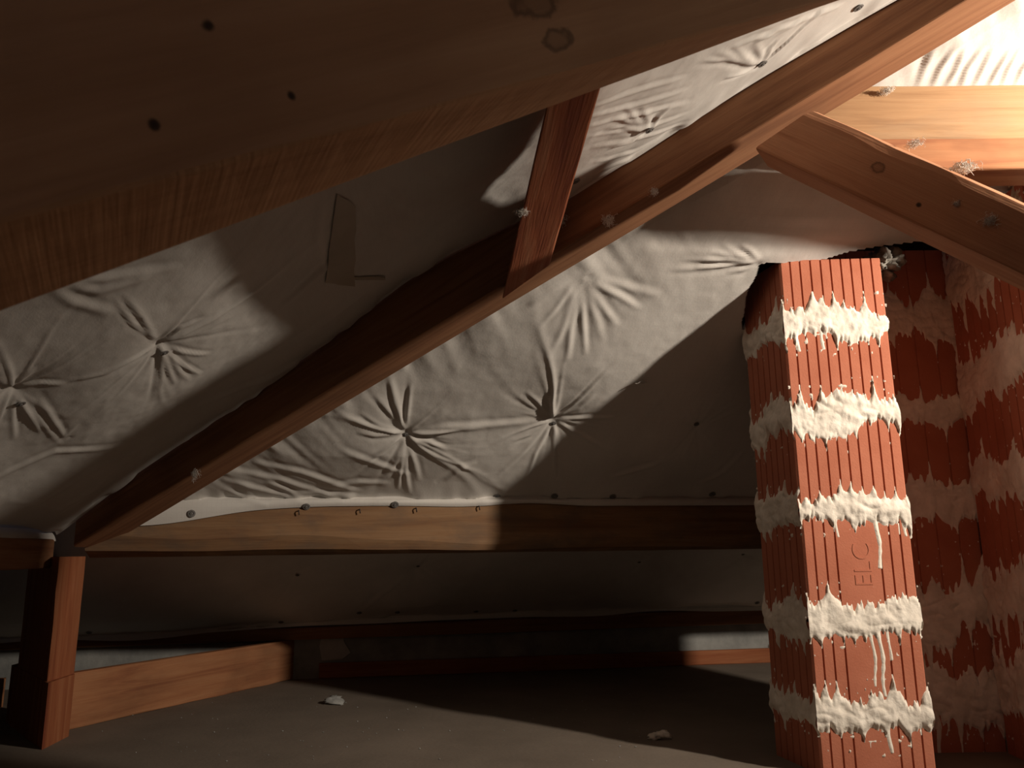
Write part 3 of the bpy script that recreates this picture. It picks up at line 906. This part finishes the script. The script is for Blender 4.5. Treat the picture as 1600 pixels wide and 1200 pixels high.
def chimney(foot, joints, top, ribs, faces, label, seed, smooth=(), bottom=0.0, **mk_kw):
    foot = [np.asarray(p, float)[:2] for p in foot]
    ctr = np.mean(foot, 0)
    ch = empty('chimney', (ctr[0], ctr[1], bottom), label, 'chimney', 'clay block chimneys')
    zs = [bottom] + sorted(j[0] for j in joints) + [top]
    blocks = []
    for i in range(len(zs) - 1):
        jr = lambda: rng.uniform(-0.002, 0.002, 2)
        ft = [p + jr() for p in foot]
        sp = (0,) if i in smooth else ()
        blocks.append(block(ft, zs[i] + (0.004 if i else 0), zs[i + 1] - 0.004, ribs, ch, sp, seed=seed + i))
    for k, j in enumerate(joints):
        mortar(foot, j[0], j[1], j[2], ch, faces, ribs, seed + 100 * k, drips=j[3] if len(j) > 3 else (), tilt=j[4] if len(j) > 4 else 0.0)
    return ch, blocks

# chimney 1: front face lit, left face in its own shade
c_fl, c_fr = V(0.957, 2.718), V(1.311, 2.702)
c_bl = V(0.897, 2.985); c_br = c_bl + (c_fr - c_fl)
chA, blA = chimney([c_fl, c_fr, c_br, c_bl],
    [(1.46, 0.052, 0.042, ((0, 0.12, 0.05, 0.004), (0, 0.36, 0.045, 0.0035))), (1.135, 0.060, 0.052, ((0, 0.42, 0.03, 0.005),), 0.03),
     (0.823, 0.045, 0.042, ((0, 0.695, 0.15, 0.0065), (0, 0.33, 0.05, 0.004), (0, 0.95, 0.05, 0.005)), 0.0),
     (0.467, 0.052, 0.044, ((0, 0.55, 0.16, 0.0065), (0, 0.62, 0.19, 0.008), (0, 0.70, 0.08, 0.005))), (0.168, 0.055, 0.032, ((0, 0.62, 0.07, 0.006),))],
    1.706, [10, 6, 10, 7], (0, 3), 'brightly lit square clay block chimney, the nearest of the row, smeared with white mortar joints', 100, smooth=(1, 2, 0))
# raised maker's letters on the third block, turned on their side
def lettering(txt, ctr, du, dv, dn, size, parent):
    cu_ = bpy.data.curves.new('lettering', 'FONT'); cu_.body = txt; cu_.size = size; cu_.extrude = 0.0011; cu_.offset = -size * 0.012
    ob = bpy.data.objects.new('tmp_text', cu_); COL.objects.link(ob)
    dg = bpy.context.evaluated_depsgraph_get()
    me = bpy.data.meshes.new_from_object(ob.evaluated_get(dg))
    co = np.zeros(len(me.vertices) * 3); me.vertices.foreach_get('co', co); co = co.reshape(-1, 3)
    fs = [tuple(p.vertices) for p in me.polygons]
    bpy.data.objects.remove(ob, do_unlink=True)
    w = (co[:, 0].max() + co[:, 0].min()) / 2; hgt = (co[:, 1].max() + co[:, 1].min()) / 2
    P = ctr + (co[:, :1] - w) * du + (co[:, 1:2] - hgt) * dv + co[:, 2:] * dn
    return mk('lettering', P, fs, M_clay, parent, label='raised maker\'s letters turned on their side')
fd = unit(V(*(c_fr - c_fl), 0)); fn = V(fd[1], -fd[0], 0)
pt = V(*(c_fl + (c_fr - c_fl) * 0.53), 0.645)
lettering('ELC', pt, V(0, 0, 1), -fd, fn, 0.085, blA[2])

# cement collar at the chimney head
def lump(name, ctr, rad, mat, seed, parent=None, n=20, rough=0.4, **kw):
    vs, fs = [], []
    for i in range(n + 1):
        th = math.pi * i / n
        for j in range(2 * n):
            ph = math.pi * j / n
            d = V(math.sin(th) * math.cos(ph), math.sin(th) * math.sin(ph), math.cos(th))
            r = 1 + rough * float(fbm(d[0] * 2.3 + d[2] * 1.1 + seed, d[1] * 2.3 - d[2] * 1.7, seed))
            vs.append(ctr + d * r * np.asarray(rad))
    for i in range(n):
        for j in range(2 * n):
            a = i * 2 * n + j; b = i * 2 * n + (j + 1) % (2 * n)
            fs.append((a, a + 2 * n, b + 2 * n, b))
    return mk(name, vs, fs, mat, parent, smooth=True, **kw)
lump('cement_collar', V(1.345, 2.80, 1.70), (0.055, 0.10, 0.06), M_soot, 5, chA, n=28, rough=0.6, label='rough dark cement lump at the chimney head')

# chimney 2 and 3: seen on their shaded left faces
c2 = [V(1.232, 2.982), V(1.70, 2.985), V(1.73, 3.32), V(1.31, 3.34)]
chimney(c2, [(1.545, 0.09, 0.07), (1.20, 0.05, 0.05), (0.845, 0.07, 0.06, ((0, 0.4, 0.05, 0.005),)), (0.50, 0.10, 0.10, ((0, 0.45, 0.2, 0.012), (3, 0.5, 0.08, 0.006))), (0.20, 0.07, 0.09, ((0, 0.5, 0.12, 0.01),))],
        1.84, [6, 9, 6, 9], (0, 3), 'shaded middle clay block chimney, between the lit one and the one at the right edge', 900)
c3 = [V(1.655, 2.37), V(1.90, 2.37), V(1.93, 2.96), V(1.69, 2.97)]
chimney(c3, [(1.70, 0.09, 0.10), (1.30, 0.08, 0.075, (), 0.06), (0.93, 0.07, 0.07), (0.55, 0.09, 0.08, ((3, 0.3, 0.12, 0.007),)), (0.22, 0.09, 0.09)],
        1.86, [7, 12, 7, 12], (0, 3), 'dim clay block chimney cut off by the right edge of the view, under the brace', 1500)

# ------------------------------------------------------------------ fluff and crumbs
def wool(P, N, size, lab, seed):
    rr = np.random.default_rng(seed)
    N = unit(N); t = unit(np.cross(N, V(0.3, 0.5, 0.8))); b = np.cross(N, t)
    vs, fs = [], []
    for k in range(110):
        p = np.asarray(P) + (t * rr.normal() + b * rr.normal()) * size * 0.28 + N * abs(rr.normal()) * size * 0.12
        d = unit(t * rr.normal() + b * rr.normal() + N * rr.normal() * 0.5 + V(0, 0, -0.6))
        L = size * rr.uniform(0.25, 0.7); r = size * rr.uniform(0.010, 0.026)
        x = unit(np.cross(d, V(0.1, 0.9, 0.3))); y = np.cross(d, x)
        i0 = len(vs)
        for i in range(5):
            q = p + d * L * (i / 4 - 0.5) + x * size * 0.16 * math.sin(i * 1.4 + k) + y * size * 0.1 * math.cos(i * 1.1 + k)
            rr_ = r * (0.3 + 0.7 * math.sin(math.pi * (i + 0.4) / 4.8))
            for j in range(4):
                an = j * math.pi / 2; vs.append(q + (x * math.cos(an) + y * math.sin(an)) * rr_)
        for i in range(4):
            for j in range(4):
                fs.append((i0 + i * 4 + j, i0 + i * 4 + (j + 1) % 4, i0 + i * 4 + 4 + (j + 1) % 4, i0 + i * 4 + 4 + j))
    return mk('glass_wool_tuft', vs, fs, M_wool, smooth=True, label=lab, cat='fluff', group='glass wool tufts caught on the timbers')
def on_hip(px, py): return on_wall(px, py, HB0[:2], (HB0 + hd)[:2])
wool(on_hip(951, 345), -hc, 0.032, 'larger white wisp of glass wool hanging on the side of the hip rafter', 1)
wool(on_hip(1022, 300), -hc, 0.020, 'small wisp of glass wool on the hip rafter between its larger wisp and the brace', 2)
wool(on_hip(877, 345), -hc, 0.030, 'fluff in the corner right of the trimmer beam and the hip rafter', 3)
wool(hit(815, 330, e_l0, EN), V(0, 0, -1), 0.026, 'fluff on the left edge of the trimmer beam', 4)
wool(dface(1548, 345), -dcr, 0.026, 'fluff stuck on the front of the brace near the right edge', 5)
wool(dface(1495, 318), -dcr, 0.014, 'tiny bit of fluff on the front of the brace, left of the larger bit', 6)
wool(on_hip(1085, 308) if False else at_z(1385, 140, hip(1.05)[2]), V(0, 0, -1), 0.030, 'fluff on the lit underside of the hip rafter beside the upper purlin', 7)
wool(dface(1500, 258) + dcr * 0.06 + V(0, 0, 0.012), V(0, 0, 1), 0.045, 'white fluff lying along the top of the brace', 8)
wool(dface(1420, 218) + dcr * 0.06 + V(0, 0, 0.01), V(0, 0, 1), 0.030, 'white fluff on top of the brace nearer the hip rafter', 9)
wool(on_hip(305, 742), -hc, 0.03, 'fluff low on the dark side of the hip rafter', 10)

lump('crumb', at_z(520, 1100, 0) + V(0, 0, 0.012), (0.05, 0.03, 0.018), M_conc, 21, n=10, rough=0.5, label='flat mortar crumb on the floor in front of the wide floor timber', cat='debris', group='mortar crumbs on the floor')
lump('crumb', at_z(1030, 1155, 0) + V(0, 0, 0.012), (0.035, 0.025, 0.018), M_mort, 22, n=10, rough=0.5, label='mortar crumb on the floor in the chimney shadow', cat='debris', group='mortar crumbs on the floor')
vs, fs = [], []
rr = np.random.default_rng(5)
for k in range(110):
    px, py = rr.uniform(150, 1000), 1085 + 110 * rr.random() ** 1.2
    p = at_z(px, py, 0.0); r = rr.uniform(0.0015, 0.0048)
    i0 = len(vs)
    for d in ((1, 0, .4), (0, 1, .4), (-1, 0, .4), (0, -1, .4), (0, 0, 1.1), (0, 0, -0.2)):
        vs.append(p + V(*d) * r * rr.uniform(0.6, 1.3))
    for f in ((0, 1, 4), (1, 2, 4), (2, 3, 4), (3, 0, 4), (1, 0, 5), (2, 1, 5), (3, 2, 5), (0, 3, 5)):
        fs.append(tuple(i0 + q for q in f))
mk('floor_grit', vs, fs, M_conc, label='fine grit and crumbs scattered over the dusty floor', cat='debris', kind='stuff')
